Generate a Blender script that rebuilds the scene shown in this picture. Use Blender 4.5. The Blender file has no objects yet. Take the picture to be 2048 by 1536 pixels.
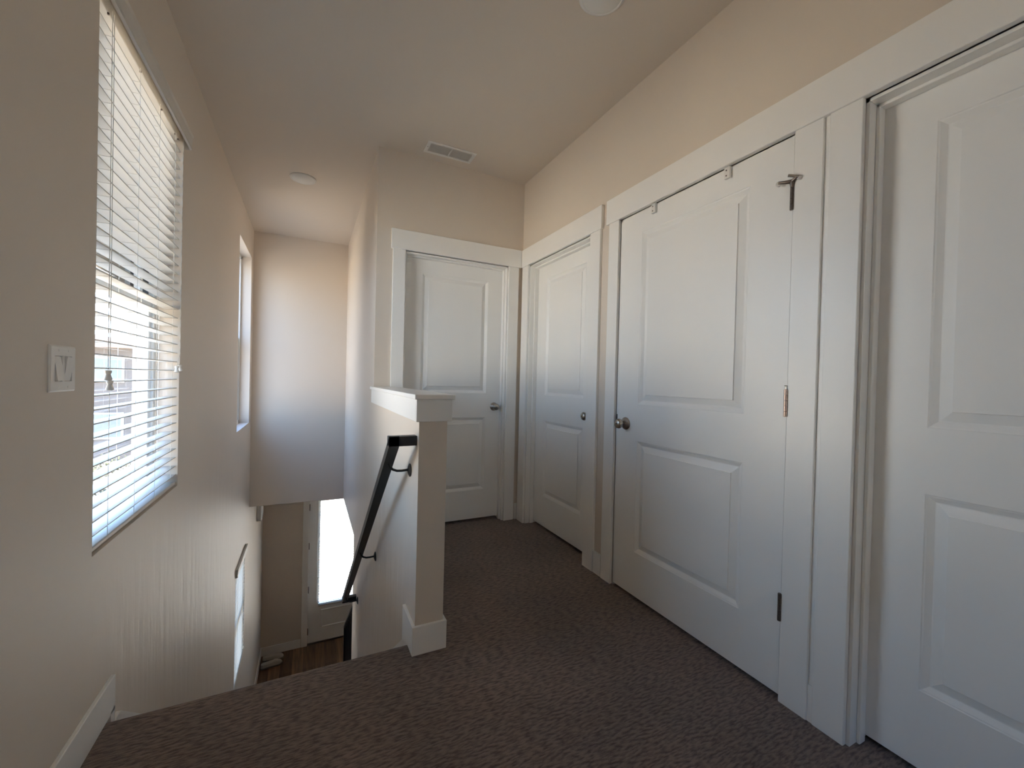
import bpy, bmesh, math, random
from mathutils import Vector, Matrix
random.seed(7)
PI = math.pi
scn = bpy.context.scene
COL = scn.collection

# ------------------------------------------------------------------ camera
F_PX, YAW, PITCH, ROLL, CAM_Z = 825.4147, 0.4577, -0.0099, 0.0242, 1.1422
fw = Vector((math.sin(YAW) * math.cos(PITCH), math.cos(YAW) * math.cos(PITCH), math.sin(PITCH)))
rt = Vector((math.cos(YAW), -math.sin(YAW), 0))
up = rt.cross(fw)
rx = rt * math.cos(ROLL) + up * math.sin(ROLL)
ry = up * math.cos(ROLL) - rt * math.sin(ROLL)
cd = bpy.data.cameras.new('camera')
cd.sensor_width = 36.0
cd.lens = F_PX * 36.0 / 2048.0
cd.clip_start = 0.02
cd.clip_end = 600
cam = bpy.data.objects.new('camera', cd)
COL.objects.link(cam)
m = Matrix((rx, ry, -fw)).transposed().to_4x4()
m.translation = Vector((0, 0, CAM_Z))
cam.matrix_world = m
scn.camera = cam

# ------------------------------------------------------------------ light and exposure
SKY_STRENGTH = 1.9
SUN_STRENGTH = 11.0
w = bpy.data.worlds.new('world')
scn.world = w
w.use_nodes = True
nt = w.node_tree
nt.nodes.clear()
wo = nt.nodes.new('ShaderNodeOutputWorld')
bg = nt.nodes.new('ShaderNodeBackground')
tc = nt.nodes.new('ShaderNodeTexCoord')
sp = nt.nodes.new('ShaderNodeSeparateXYZ')
rp = nt.nodes.new('ShaderNodeValToRGB')
nt.links.new(tc.outputs['Generated'], sp.inputs[0])
nt.links.new(sp.outputs['Z'], rp.inputs['Fac'])
cr = rp.color_ramp
cr.elements[0].position = 0.0
cr.elements[0].color = (0.78, 0.88, 1.0, 1)
cr.elements[1].position = 1.0
cr.elements[1].color = (0.16, 0.34, 0.85, 1)
e = cr.elements.new(0.25)
e.color = (0.42, 0.66, 1.0, 1)
nt.links.new(rp.outputs['Color'], bg.inputs['Color'])
bg.inputs['Strength'].default_value = SKY_STRENGTH
nt.links.new(bg.outputs[0], wo.inputs[0])

sl = bpy.data.lights.new('sun', 'SUN')
sl.energy = SUN_STRENGTH
sl.angle = math.radians(0.6)
sl.color = (1.0, 0.93, 0.82)
sun = bpy.data.objects.new('sun', sl)
COL.objects.link(sun)
sun_from = Vector((0.72, 0.04, 0.65)).normalized()
sun.rotation_euler = sun_from.to_track_quat('Z', 'Y').to_euler()
sun.location = (0, 0, 12)


def portal(name, loc, rot, sx, sy):
    l = bpy.data.lights.new(name, 'AREA')
    l.shape = 'RECTANGLE'
    l.size, l.size_y = sx, sy
    l.cycles.is_portal = True
    o = bpy.data.objects.new(name, l)
    o.location = loc
    o.rotation_euler = rot
    COL.objects.link(o)


# window portals: sampling guides only, they give off no light of their own
portal('portal_hall', (-0.80, 2.13, 1.45), (0, -PI / 2, 0), 1.8, 0.92)
portal('portal_stair', (-0.80, 4.89, 1.50), (0, -PI / 2, 0), 1.8, 0.86)
portal('portal_back', (0.50, -1.80, 1.40), (PI / 2, 0, 0), 0.95, 0.85)

scn.view_settings.view_transform = 'Standard'
scn.view_settings.look = 'None'
scn.view_settings.exposure = 2.8
scn.view_settings.gamma = 1.0
scn.view_settings.use_curve_mapping = False
scn.cycles.max_bounces = 14
scn.cycles.diffuse_bounces = 9
scn.cycles.glossy_bounces = 4
scn.cycles.transparent_max_bounces = 12
scn.cycles.sample_clamp_indirect = 12.0
scn.cycles.use_denoising = True
scn.cycles.caustics_reflective = False
scn.cycles.caustics_refractive = False


# ------------------------------------------------------------------ materials
def mat(name, col, rough=0.5, metal=0.0, spec=None):
    m = bpy.data.materials.new(name)
    m.use_nodes = True
    b = m.node_tree.nodes['Principled BSDF']
    b.inputs['Base Color'].default_value = (*col, 1)
    b.inputs['Roughness'].default_value = rough
    b.inputs['Metallic'].default_value = metal
    if spec is not None:
        b.inputs['Specular IOR Level'].default_value = spec
    return m


def N(m, t, **kw):
    n = m.node_tree.nodes.new(t)
    for k, v in kw.items():
        if k in n.inputs:
            n.inputs[k].default_value = v
        else:
            setattr(n, k, v)
    return n


def L(m, a, b):
    m.node_tree.links.new(a, b)


def add_bump(m, scale=(1, 1, 1), nscale=60, strength=0.1, dist=0.002, detail=3, chain=None):
    b = m.node_tree.nodes['Principled BSDF']
    t = N(m, 'ShaderNodeTexCoord')
    mp = N(m, 'ShaderNodeMapping')
    mp.inputs['Scale'].default_value = scale
    n = N(m, 'ShaderNodeTexNoise')
    n.inputs['Scale'].default_value = nscale
    n.inputs['Detail'].default_value = detail
    bp = N(m, 'ShaderNodeBump')
    bp.inputs['Strength'].default_value = strength
    bp.inputs['Distance'].default_value = dist
    L(m, t.outputs['Object'], mp.inputs[0])
    L(m, mp.outputs[0], n.inputs['Vector'])
    L(m, n.outputs[0], bp.inputs['Height'])
    if chain:
        L(m, chain.outputs[0], bp.inputs['Normal'])
    L(m, bp.outputs[0], b.inputs['Normal'])
    return bp


def vary(m, c1, c2, nscale=2.0, scale=(1, 1, 1), lo=0.35, hi=0.7, detail=4):
    b = m.node_tree.nodes['Principled BSDF']
    t = N(m, 'ShaderNodeTexCoord')
    mp = N(m, 'ShaderNodeMapping')
    mp.inputs['Scale'].default_value = scale
    n = N(m, 'ShaderNodeTexNoise')
    n.inputs['Scale'].default_value = nscale
    n.inputs['Detail'].default_value = detail
    r = N(m, 'ShaderNodeValToRGB')
    r.color_ramp.elements[0].position = lo
    r.color_ramp.elements[0].color = (*c1, 1)
    r.color_ramp.elements[1].position = hi
    r.color_ramp.elements[1].color = (*c2, 1)
    L(m, t.outputs['Object'], mp.inputs[0])
    L(m, mp.outputs[0], n.inputs['Vector'])
    L(m, n.outputs[0], r.inputs['Fac'])
    L(m, r.outputs['Color'], b.inputs['Base Color'])
    return r


WALLC = (0.69, 0.615, 0.53)
M = {}
M['wall'] = mat('wall_paint', WALLC, 0.55, spec=0.35)
add_bump(M['wall'], nscale=140, strength=0.10, dist=0.0015)
M['wall_scuffed'] = mat('wall_paint_streaked', WALLC, 0.50, spec=0.4)
c = add_bump(M['wall_scuffed'], scale=(1, 7, 1.2), nscale=1.6, strength=0.6, dist=0.010, detail=3.5)
# the uneven, hand-rubbed plaster is only on the lower stairwell part of the wall
_t = N(M['wall_scuffed'], 'ShaderNodeTexCoord')
_s = N(M['wall_scuffed'], 'ShaderNodeSeparateXYZ')
L(M['wall_scuffed'], _t.outputs['Object'], _s.inputs[0])
_r = N(M['wall_scuffed'], 'ShaderNodeMapRange')
for _k, _v in zip((1, 2, 3, 4), (0.75, 0.15, 0.0, 0.85)):
    _r.inputs[_k].default_value = _v
L(M['wall_scuffed'], _s.outputs['Z'], _r.inputs[0])
_q = N(M['wall_scuffed'], 'ShaderNodeMapRange')
for _k, _v in zip((1, 2, 3, 4), (1.45, 1.9, 0.0, 1.0)):
    _q.inputs[_k].default_value = _v
L(M['wall_scuffed'], _s.outputs['Y'], _q.inputs[0])
_m = N(M['wall_scuffed'], 'ShaderNodeMath', operation='MULTIPLY')
L(M['wall_scuffed'], _r.outputs[0], _m.inputs[0])
L(M['wall_scuffed'], _q.outputs[0], _m.inputs[1])
L(M['wall_scuffed'], _m.outputs[0], c.inputs['Strength'])
add_bump(M['wall_scuffed'], nscale=130, strength=0.10, dist=0.0015, chain=c)
M['ceiling'] = mat('ceiling_paint', WALLC, 0.7, spec=0.25)
add_bump(M['ceiling'], nscale=90, strength=0.12, dist=0.002)
M['trim'] = mat('trim_white', (0.85, 0.84, 0.81), 0.34)
add_bump(M['trim'], nscale=25, strength=0.02, dist=0.002)
M['door'] = mat('door_white', (0.85, 0.845, 0.82), 0.36)
add_bump(M['door'], nscale=300, strength=0.04, dist=0.0005)
M['nickel'] = mat('satin_nickel', (0.42, 0.385, 0.345), 0.30, 1.0)
M['bronze'] = mat('dark_hinge_metal', (0.19, 0.16, 0.14), 0.36, 0.9)
M['copper'] = mat('tinted_hinge_metal', (0.50, 0.38, 0.32), 0.33, 1.0)
M['steel'] = mat('bright_steel', (0.62, 0.60, 0.57), 0.22, 1.0)
M['black'] = mat('black_metal', (0.012, 0.011, 0.011), 0.42, 0.0)
M['slat'] = mat('slat_white', (0.64, 0.605, 0.55), 0.42)
M['cord'] = mat('cord_white', (0.68, 0.65, 0.60), 0.8)
M['plastic'] = mat('white_plastic', (0.78, 0.76, 0.72), 0.35)
M['dark'] = mat('dark_recess', (0.03, 0.028, 0.025), 0.7)
M['vinyl'] = mat('vinyl_white', (0.76, 0.76, 0.74), 0.4)
M['gasket'] = mat('gasket_grey', (0.12, 0.12, 0.12), 0.6)
M['lens'] = mat('lamp_lens', (0.75, 0.74, 0.70), 0.4)
M['rubber'] = mat('pale_rubber', (0.72, 0.70, 0.66), 0.6)

# thin window glass: clear with a fresnel sheen
g = bpy.data.materials.new('window_glass')
g.use_nodes = True
g.node_tree.nodes.clear()
go = N(g, 'ShaderNodeOutputMaterial')
gt = N(g, 'ShaderNodeBsdfTransparent')
gt.inputs['Color'].default_value = (0.86, 0.90, 0.89, 1)
gg = N(g, 'ShaderNodeBsdfGlossy')
gg.inputs['Roughness'].default_value = 0.02
gf = N(g, 'ShaderNodeFresnel')
gf.inputs['IOR'].default_value = 1.35
gm = N(g, 'ShaderNodeMixShader')
L(g, gf.outputs[0], gm.inputs[0])
L(g, gt.outputs[0], gm.inputs[1])
L(g, gg.outputs[0], gm.inputs[2])
L(g, gm.outputs[0], go.inputs['Surface'])
M['glass'] = g
g2 = g.copy()  # darker copy, tint added to dim daylight through the stair window
g2.name = 'dimming_window_glass'
g2.node_tree.nodes['Transparent BSDF'].inputs['Color'].default_value = (0.50, 0.52, 0.52, 1)
M['glass_dimming'] = g2

# carpet: cut and loop pile in short broken rows
cm = mat('carpet_brown', (0.13, 0.10, 0.085), 0.95, spec=0.1)
b = cm.node_tree.nodes['Principled BSDF']
t = N(cm, 'ShaderNodeTexCoord')
mp = N(cm, 'ShaderNodeMapping')
mp.inputs['Scale'].default_value = (1, 1, 1)
n0 = N(cm, 'ShaderNodeTexNoise')
n0.inputs['Scale'].default_value = 14
n0.inputs['Detail'].default_value = 2
mv = N(cm, 'ShaderNodeVectorMath', operation='MULTIPLY_ADD')
mv.inputs[1].default_value = (0.012, 0.010, 0)
L(cm, t.outputs['Object'], mp.inputs[0])
L(cm, mp.outputs[0], n0.inputs['Vector'])
L(cm, n0.outputs['Color'], mv.inputs[0])
L(cm, mp.outputs[0], mv.inputs[2])
# rows across the hall, about 11 mm apart
mp2 = N(cm, 'ShaderNodeMapping')
mp2.inputs['Scale'].default_value = (34, 125, 1)
L(cm, mv.outputs[0], mp2.inputs[0])
n1 = N(cm, 'ShaderNodeTexNoise')
n1.inputs['Scale'].default_value = 1.0
n1.inputs['Detail'].default_value = 1.5
L(cm, mp2.outputs[0], n1.inputs['Vector'])
n2 = N(cm, 'ShaderNodeTexNoise')
n2.inputs['Scale'].default_value = 420
n2.inputs['Detail'].default_value = 2
L(cm, mp.outputs[0], n2.inputs['Vector'])
n3 = N(cm, 'ShaderNodeTexNoise')
n3.inputs['Scale'].default_value = 2.2
n3.inputs['Detail'].default_value = 3
L(cm, mp.outputs[0], n3.inputs['Vector'])
mx = N(cm, 'ShaderNodeMath', operation='MULTIPLY_ADD')
mx.inputs[1].default_value = 0.35
L(cm, n2.outputs[0], mx.inputs[0])
L(cm, n1.outputs[0], mx.inputs[2])
r1 = N(cm, 'ShaderNodeValToRGB')
r1.color_ramp.elements[0].position = 0.50
r1.color_ramp.elements[0].color = (0.085, 0.064, 0.054, 1)
r1.color_ramp.elements[1].position = 0.78
r1.color_ramp.elements[1].color = (0.215, 0.162, 0.136, 1)
L(cm, mx.outputs[0], r1.inputs['Fac'])
r2 = N(cm, 'ShaderNodeValToRGB')
r2.color_ramp.elements[0].position = 0.3
r2.color_ramp.elements[0].color = (0.78, 0.78, 0.78, 1)
r2.color_ramp.elements[1].position = 0.7
r2.color_ramp.elements[1].color = (1.12, 1.10, 1.08, 1)
L(cm, n3.outputs[0], r2.inputs['Fac'])
mc = N(cm, 'ShaderNodeMix', data_type='RGBA', blend_type='MULTIPLY')
mc.inputs[0].default_value = 1.0
L(cm, r1.outputs[0], mc.inputs[6])
L(cm, r2.outputs[0], mc.inputs[7])
L(cm, mc.outputs[2], b.inputs['Base Color'])
bp = N(cm, 'ShaderNodeBump')
bp.inputs['Strength'].default_value = 0.7
bp.inputs['Distance'].default_value = 0.005
L(cm, mx.outputs[0], bp.inputs['Height'])
L(cm, bp.outputs[0], b.inputs['Normal'])
b.inputs['Sheen Weight'].default_value = 0.25
b.inputs['Sheen Roughness'].default_value = 0.5
M['carpet'] = cm

# laminate planks
wm = mat('plank_floor', (0.2, 0.12, 0.07), 0.4)
b = wm.node_tree.nodes['Principled BSDF']
t = N(wm, 'ShaderNodeTexCoord')
mp = N(wm, 'ShaderNodeMapping')
mp.inputs['Rotation'].default_value = (0, 0, PI / 2)
br = N(wm, 'ShaderNodeTexBrick')
br.inputs['Color1'].default_value = (0.11, 0.065, 0.038, 1)
br.inputs['Color2'].default_value = (0.25, 0.155, 0.09, 1)
br.inputs['Mortar'].default_value = (0.03, 0.018, 0.01, 1)
br.inputs['Scale'].default_value = 1.0
br.inputs['Mortar Size'].default_value = 0.002
br.inputs['Brick Width'].default_value = 1.2
br.inputs['Row Height'].default_value = 0.15
L(wm, t.outputs['Object'], mp.inputs[0])
L(wm, mp.outputs[0], br.inputs['Vector'])
mp3 = N(wm, 'ShaderNodeMapping')
mp3.inputs['Scale'].default_value = (28, 2.0, 1)
ng = N(wm, 'ShaderNodeTexNoise')
ng.inputs['Scale'].default_value = 1.2
ng.inputs['Detail'].default_value = 5
L(wm, t.outputs['Object'], mp3.inputs[0])
L(wm, mp3.outputs[0], ng.inputs['Vector'])
rg = N(wm, 'ShaderNodeValToRGB')
rg.color_ramp.elements[0].position = 0.35
rg.color_ramp.elements[0].color = (0.55, 0.52, 0.5, 1)
rg.color_ramp.elements[1].position = 0.7
rg.color_ramp.elements[1].color = (1.25, 1.2, 1.15, 1)
L(wm, ng.outputs[0], rg.inputs['Fac'])
mc = N(wm, 'ShaderNodeMix', data_type='RGBA', blend_type='MULTIPLY')
mc.inputs[0].default_value = 1.0
L(wm, br.outputs['Color'], mc.inputs[6])
L(wm, rg.outputs[0], mc.inputs[7])
L(wm, mc.outputs[2], b.inputs['Base Color'])
M['planks'] = wm

# outdoors
M['ground'] = mat('desert_ground', (0.55, 0.44, 0.32), 0.9)
vary(M['ground'], (0.46, 0.37, 0.27), (0.62, 0.51, 0.38), nscale=0.6)
M['stucco_a'] = mat('pale_stucco', (0.74, 0.66, 0.56), 0.9)
M['stucco_b'] = mat('grey_stucco', (0.50, 0.48, 0.45), 0.9)
M['stucco_c'] = mat('darkened_stucco', (0.095, 0.083, 0.075), 0.9)  # pale house colour darkened so it keeps detail when overexposed
M['dark_ground'] = mat('darkened_ground', (0.055, 0.045, 0.034), 0.95)  # tan ground darkened to offset overexposure in the hall window view
vary(M['dark_ground'], (0.042, 0.033, 0.023), (0.075, 0.062, 0.047), nscale=3)
M['concrete'] = mat('pale_paving', (0.62, 0.53, 0.42), 0.8)  # kept pale to bounce warm light up through the front door
M['roof'] = mat('roof_tile', (0.28, 0.20, 0.16), 0.85)
M['dark_glass'] = mat('house_window_glass', (0.10, 0.13, 0.16), 0.1)
M['leaf'] = mat('shrub_leaf', (0.20, 0.24, 0.09), 0.8)
vary(M['leaf'], (0.018, 0.022, 0.008), (0.050, 0.052, 0.020), nscale=14)
M['shoe'] = mat('shoe_fabric', (0.46, 0.43, 0.38), 0.9)
add_bump(M['shoe'], nscale=90, strength=0.3, dist=0.003)
M['shoe_sole'] = mat('shoe_sole', (0.16, 0.15, 0.13), 0.8)


# ------------------------------------------------------------------ mesh builder (world coordinates)
class MB:
    def __init__(s):
        s.bm = bmesh.new()

    def box(s, x0, x1, y0, y1, z0, z1, bev=0.0, seg=1):
        vs = [s.bm.verts.new(p) for p in [(x0, y0, z0), (x1, y0, z0), (x1, y1, z0), (x0, y1, z0),
                                          (x0, y0, z1), (x1, y0, z1), (x1, y1, z1), (x0, y1, z1)]]
        fs = [s.bm.faces.new([vs[i] for i in q]) for q in
              [(0, 3, 2, 1), (4, 5, 6, 7), (0, 1, 5, 4), (1, 2, 6, 5), (2, 3, 7, 6), (3, 0, 4, 7)]]
        if bev > 0:
            es = list({e for f in fs for e in f.edges})
            bmesh.ops.bevel(s.bm, geom=es, offset=bev, segments=seg, affect='EDGES', profile=0.5)
        return s

    def quad(s, *p):
        s.bm.faces.new([s.bm.verts.new(q) for q in p])
        return s

    def prism(s, pts, vec, closed=True):
        """polygon pts (3d, planar) extruded by vec"""
        vec = Vector(vec)
        a = [s.bm.verts.new(p) for p in pts]
        b = [s.bm.verts.new(Vector(p) + vec) for p in pts]
        n = len(pts)
        if closed:
            s.bm.faces.new(a[::-1])
            s.bm.faces.new(b)
        for i in range(n if closed else n - 1):
            j = (i + 1) % n
            s.bm.faces.new((a[i], a[j], b[j], b[i]))
        return s

    def tube(s, pts, r, n=10, cap=True, square=False):
        pts = [Vector(p) for p in pts]
        rings = []
        prev = None
        if square:
            n = 4
        for i, p in enumerate(pts):
            if i == 0:
                d = pts[1] - pts[0]
            elif i == len(pts) - 1:
                d = pts[-1] - pts[-2]
            else:
                d = (pts[i + 1] - p).normalized() + (p - pts[i - 1]).normalized()
            d.normalize()
            if prev is None:
                ref = Vector((0, 0, 1)) if abs(d.z) < 0.9 else Vector((1, 0, 0))
                u = d.cross(ref).normalized()
            else:
                u = (prev - d * prev.dot(d)).normalized()
            prev = u
            v = d.cross(u)
            rr = r[i] if isinstance(r, (list, tuple)) else r
            k = math.sqrt(2) if square else 1
            off = PI / 4 if square else 0
            rings.append([s.bm.verts.new(p + (u * math.cos(2 * PI * j / n + off) + v * math.sin(2 * PI * j / n + off)) * rr * k)
                          for j in range(n)])
        for a, b in zip(rings, rings[1:]):
            for j in range(n):
                s.bm.faces.new((a[j], a[(j + 1) % n], b[(j + 1) % n], b[j]))
        if cap:
            s.bm.faces.new(rings[0][::-1])
            s.bm.faces.new(rings[-1])
        return s

    def lathe(s, prof, org, axis, n=28):
        """prof: list of (distance along axis, radius)"""
        org, ax = Vector(org), Vector(axis).normalized()
        ref = Vector((0, 0, 1)) if abs(ax.z) < 0.9 else Vector((1, 0, 0))
        u = ax.cross(ref).normalized()
        v = ax.cross(u)
        rings = []
        for (h, r) in prof:
            r = max(r, 1e-5)
            rings.append([s.bm.verts.new(org + ax * h + (u * math.cos(2 * PI * j / n) + v * math.sin(2 * PI * j / n)) * r)
                          for j in range(n)])
        for a, b in zip(rings, rings[1:]):
            for j in range(n):
                s.bm.faces.new((a[j], a[(j + 1) % n], b[(j + 1) % n], b[j]))
        s.bm.faces.new(rings[0][::-1])
        s.bm.faces.new(rings[-1])
        return s

    def build(s, name, m, parent=None, smooth=False, origin=None, weld=True):
        bm = s.bm
        if weld:
            bmesh.ops.remove_doubles(bm, verts=bm.verts, dist=1e-6)
        bmesh.ops.recalc_face_normals(bm, faces=bm.faces)
        o_loc = wloc(parent) if parent else Vector(origin or (0, 0, 0))
        bmesh.ops.translate(bm, verts=bm.verts, vec=-o_loc)
        me = bpy.data.meshes.new(name)
        bm.to_mesh(me)
        bm.free()
        me.materials.append(m)
        if smooth:
            for p in me.polygons:
                p.use_smooth = True
            me.set_sharp_from_angle(angle=math.radians(35))
        o = bpy.data.objects.new(name, me)
        COL.objects.link(o)
        if parent:
            o.parent = parent
        else:
            o.location = o_loc
        return o


def wloc(o):
    v = Vector((0, 0, 0))
    while o:
        v = v + o.location
        o = o.parent
    return v


def tag(o, label, cat, group=None, kind=None):
    o['label'] = label
    o['category'] = cat
    if group:
        o['group'] = group
    if kind:
        o['kind'] = kind
    return o


def thing(name, loc, label, cat, group=None, kind=None):
    o = bpy.data.objects.new(name, None)
    o.empty_display_size = 0.05
    o.location = loc
    COL.objects.link(o)
    return tag(o, label, cat, group, kind)


def wall_grid(axis, p0, p1, u0, u1, z0, z1, holes):
    """wall slab between p0 and p1 on the axis, with rectangular holes (u0,u1,z0,z1)"""
    us = sorted({u0, u1, *[h[0] for h in holes], *[h[1] for h in holes]})
    zs = sorted({z0, z1, *[h[2] for h in holes], *[h[3] for h in holes]})
    us = [u for u in us if u0 <= u <= u1]
    zs = [z for z in zs if z0 <= z <= z1]
    P = (lambda p, u, z: (p, u, z)) if axis == 'x' else (lambda p, u, z: (u, p, z))

    def solid(i, j):
        if i < 0 or j < 0 or i >= len(us) - 1 or j >= len(zs) - 1:
            return False
        uc, zc = (us[i] + us[i + 1]) / 2, (zs[j] + zs[j + 1]) / 2
        return not any(h[0] < uc < h[1] and h[2] < zc < h[3] for h in holes)
    b = MB()
    for i in range(len(us) - 1):
        for j in range(len(zs) - 1):
            if not solid(i, j):
                continue
            a, c, d, e = us[i], us[i + 1], zs[j], zs[j + 1]
            b.quad(P(p0, a, d), P(p0, c, d), P(p0, c, e), P(p0, a, e))
            b.quad(P(p1, a, d), P(p1, c, d), P(p1, c, e), P(p1, a, e))
            if not solid(i - 1, j):
                b.quad(P(p0, a, d), P(p1, a, d), P(p1, a, e), P(p0, a, e))
            if not solid(i + 1, j):
                b.quad(P(p0, c, d), P(p1, c, d), P(p1, c, e), P(p0, c, e))
            if not solid(i, j - 1):
                b.quad(P(p0, a, d), P(p0, c, d), P(p1, c, d), P(p1, a, d))
            if not solid(i, j + 1):
                b.quad(P(p0, a, e), P(p0, c, e), P(p1, c, e), P(p1, a, e))
    return b


# ------------------------------------------------------------------ dimensions (metres)
XL, XR = -0.581, 1.564          # left wall, right wall
YF = 3.025                      # far wall of the hall
ZC = 2.749                      # ceiling
XP, XP2 = 0.410, 0.529          # stair wall, both faces
YQ = 1.685                      # free end of the half wall
YS = 1.775                      # top stair nosing
YW = 5.482                      # bulkhead over the stairs
ZB = -0.370                     # lower ceiling
ZF = -3.110                     # lower floor
YD = 7.160                      # front wall downstairs
YE = 4.155                      # end of the lower stair wall
YB = -1.60                      # back of the hall
XO = 3.30                       # far side of the rooms behind the doors
W1 = (1.676, 2.583, 0.574, 2.335)
W2 = (4.466, 5.322, 0.604, 2.404)
W3 = (4.560, 5.200, -1.850, -0.690)
DZ = 2.052                      # casing opening height
D1 = (0.608, 1.432)             # x range, far wall
D2 = (2.095, 2.898)             # y ranges, right wall
D3 = (0.890, 1.828)
D4 = (-0.135, 0.692)
RISE, RUN, NR = 0.194375, 0.243, 16

# ------------------------------------------------------------------ room shell
o = wall_grid('x', XL - 0.16, XL, YB - 0.15, YD + 0.15, ZF - 0.1, ZC + 0.1, [W1, W2, W3]).build('wall_left', M['wall_scuffed'])
tag(o, 'long beige painted left wall with the blind window and stairwell windows', 'wall', kind='structure')
o = wall_grid('x', XR, XR + 0.13, YB, YF, 0, ZC, [(*D2, 0, DZ), (*D3, 0, DZ), (*D4, 0, DZ)]).build('wall_right', M['wall'])
tag(o, 'beige wall on the right holding three white doors', 'wall', kind='structure')
o = wall_grid('y', YF, YF + 0.13, XP2, XR + 0.13, 0, ZC, [(*D1, 0, DZ)]).build('wall_far', M['wall'])
tag(o, 'beige wall at the end of the hall around its single white door', 'wall', kind='structure')
o = wall_grid('x', XP, XP2, YQ, YW, ZF, ZC, [(YQ, YF, 1.054, ZC), (YE, YW, ZF, ZB)]).build('wall_stair', M['wall_scuffed'])
tag(o, 'beige half wall beside the stairs rising to full height past the hall', 'wall', kind='structure')
o = wall_grid('y', YW, YW + 0.12, XL, XO, ZB, ZC, []).build('wall_bulkhead', M['wall'])
tag(o, 'plain beige wall hanging over the lower stairs beside the tall window', 'wall', kind='structure')
o = wall_grid('y', YB - 0.15, YB, XL, XO, ZF, ZC, [(0.05, 0.95, 1.00, 1.70)]).build('wall_back', M['wall'])  # hole is for the added fill-light window
tag(o, 'beige wall behind the camera closing the hall', 'wall', kind='structure')
o = wall_grid('x', XO, XO + 0.15, YB - 0.15, YD + 0.15, ZF - 0.1, ZC + 0.1, []).build('wall_outer', M['wall'])
tag(o, 'outer beige wall of the rooms behind the right doors', 'wall', kind='structure')
FD = (0.045, 0.965, ZF, ZF + 2.46)
o = wall_grid('y', YD, YD + 0.15, XL, XO, ZF - 0.1, ZB + 0.4, [FD]).build('wall_front', M['wall'])
tag(o, 'dim beige wall downstairs around the front door', 'wall', kind='structure')
o = wall_grid('y', YE - 0.12, YE, XP2, XO, ZF, ZB, []).build('wall_lower', M['wall'])
tag(o, 'beige wall downstairs behind the stair wall', 'wall', kind='structure')
o = MB().box(XL - 0.16, XO + 0.15, YB - 0.15, YW + 0.12, ZC, ZC + 0.12).build('ceiling', M['ceiling'])
tag(o, 'flat beige ceiling over the hall and stairwell', 'ceiling', kind='structure')
b = MB()
b.box(XP2, XO, YE - 0.12, YW, ZB, ZB + 0.25)
b.box(XL, XO, YW + 0.12, YD, ZB, ZB + 0.25)
o = b.build('ceiling_lower', M['ceiling'])
tag(o, 'beige ceiling of the lower floor by the front door', 'ceiling', kind='structure')

# upper carpet, with the rolled nosing over the top stair


def nosing(y, z):
    """rolled carpet edge: side profile from tread to the riser below (y forward, z height)"""
    return [(y - 0.030, z), (y - 0.016, z - 0.002), (y - 0.006, z - 0.008), (y - 0.001, z - 0.018), (y, z - 0.028),
            (y - 0.004, z - 0.040), (y - 0.012, z - 0.047), (y - 0.026, z - 0.050)]


b = MB()
prof = [(YB, 0.0)] + nosing(YS, 0.0) + [(YS - 0.028, -RISE), (YS - 0.028, -0.30), (YB, -0.30)]
b.prism([(XL, y, z) for y, z in prof], (XP - XL, 0, 0))
b.box(XP, XP2, YB, YQ + 0.02, -0.30, 0.0)
b.box(XP2, XO, YB, YW, -0.30, 0.0)
o = b.build('floor', M['carpet'], smooth=False)
tag(o, 'dark brown patterned carpet of the upper hall', 'carpet', kind='structure')

# carpeted stairs down to the entry
b = MB()
prof = []
for k in range(1, NR):
    y = YS + RUN * k
    z = -RISE * k
    prof += nosing(y, z) + [(y - 0.028, z - RISE)]
prof = [(YS - 0.028, -RISE)] + prof
last = prof[-1]
prof += [(last[0], ZF), (last[0] - 0.35, ZF), (YS - 0.028, -0.55)]
b.prism([(XL, y, z) for y, z in prof], (XP - XL, 0, 0))
o = b.build('staircase', M['carpet'])
tag(o, 'brown carpeted stairs going down from the hall edge', 'staircase', kind='structure')
o = MB().box(XL, XO, YS + 1, YD + 0.15, ZF - 0.1, ZF).build('floor_lower', M['planks'])
tag(o, 'brown wood plank floor at the front door', 'floor', kind='structure')

# baseboards and stair skirts
BT, BH = 0.013, 0.118
b = MB()
b.box(XL, XL + BT, YB, 1.825, 0, BH, 0.002)
# the board drops past the nosing and turns into the skirt that follows the stairs
b.box(XL, XL + BT, 1.79, 1.825, -0.05, 0.01)
o = b.build('baseboard_left', M['trim'])
tag(o, 'white baseboard along the left wall ending at the top stair', 'baseboard', kind='structure')
SKB = RISE / RUN


def skirt(x0, x1, name, label, yend):
    ys, zs = 1.872, -0.043
    pts = [(x0, 1.800, zs), (x0, ys, zs), (x0, yend, zs - SKB * (yend - ys)), (x0, yend, zs - SKB * (yend - ys) - 0.30),
           (x0, 1.80, -0.40)]
    o = MB().prism(pts, (x1 - x0, 0, 0)).build(name, M['trim'])
    return tag(o, label, 'skirting board', kind='structure')


skirt(XL, XL + BT, 'baseboard_stair_left', 'white skirt board following the stairs down the left wall', 5.3)
skirt(XP - BT, XP, 'baseboard_stair_right', 'white skirt board following the stairs down the half wall', YE - 0.01)
b = MB()
b.box(XP - BT, XP, YQ, 1.868, -0.045, BH, 0.001)
b.box(XP - BT, XP2 + BT, YQ - BT, YQ, 0, BH, 0.001)
b.box(XP2, XP2 + BT, YQ, YF, 0, BH, 0.001)
o = b.build('baseboard_half_wall', M['trim'])
tag(o, 'white baseboard wrapped around the foot of the half wall', 'baseboard', kind='structure')
b = MB()
for y0, y1 in [(1.922, 1.992), (0.786, 0.802), (YB, -0.235)]:
    b.box(XR - BT, XR, y0, y1, 0, BH + 0.008)
b.box(1.532, XR, YF - BT, YF, 0, BH + 0.008)
b.box(XP2, 0.514, YF - BT, YF, 0, BH) if False else None
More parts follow.
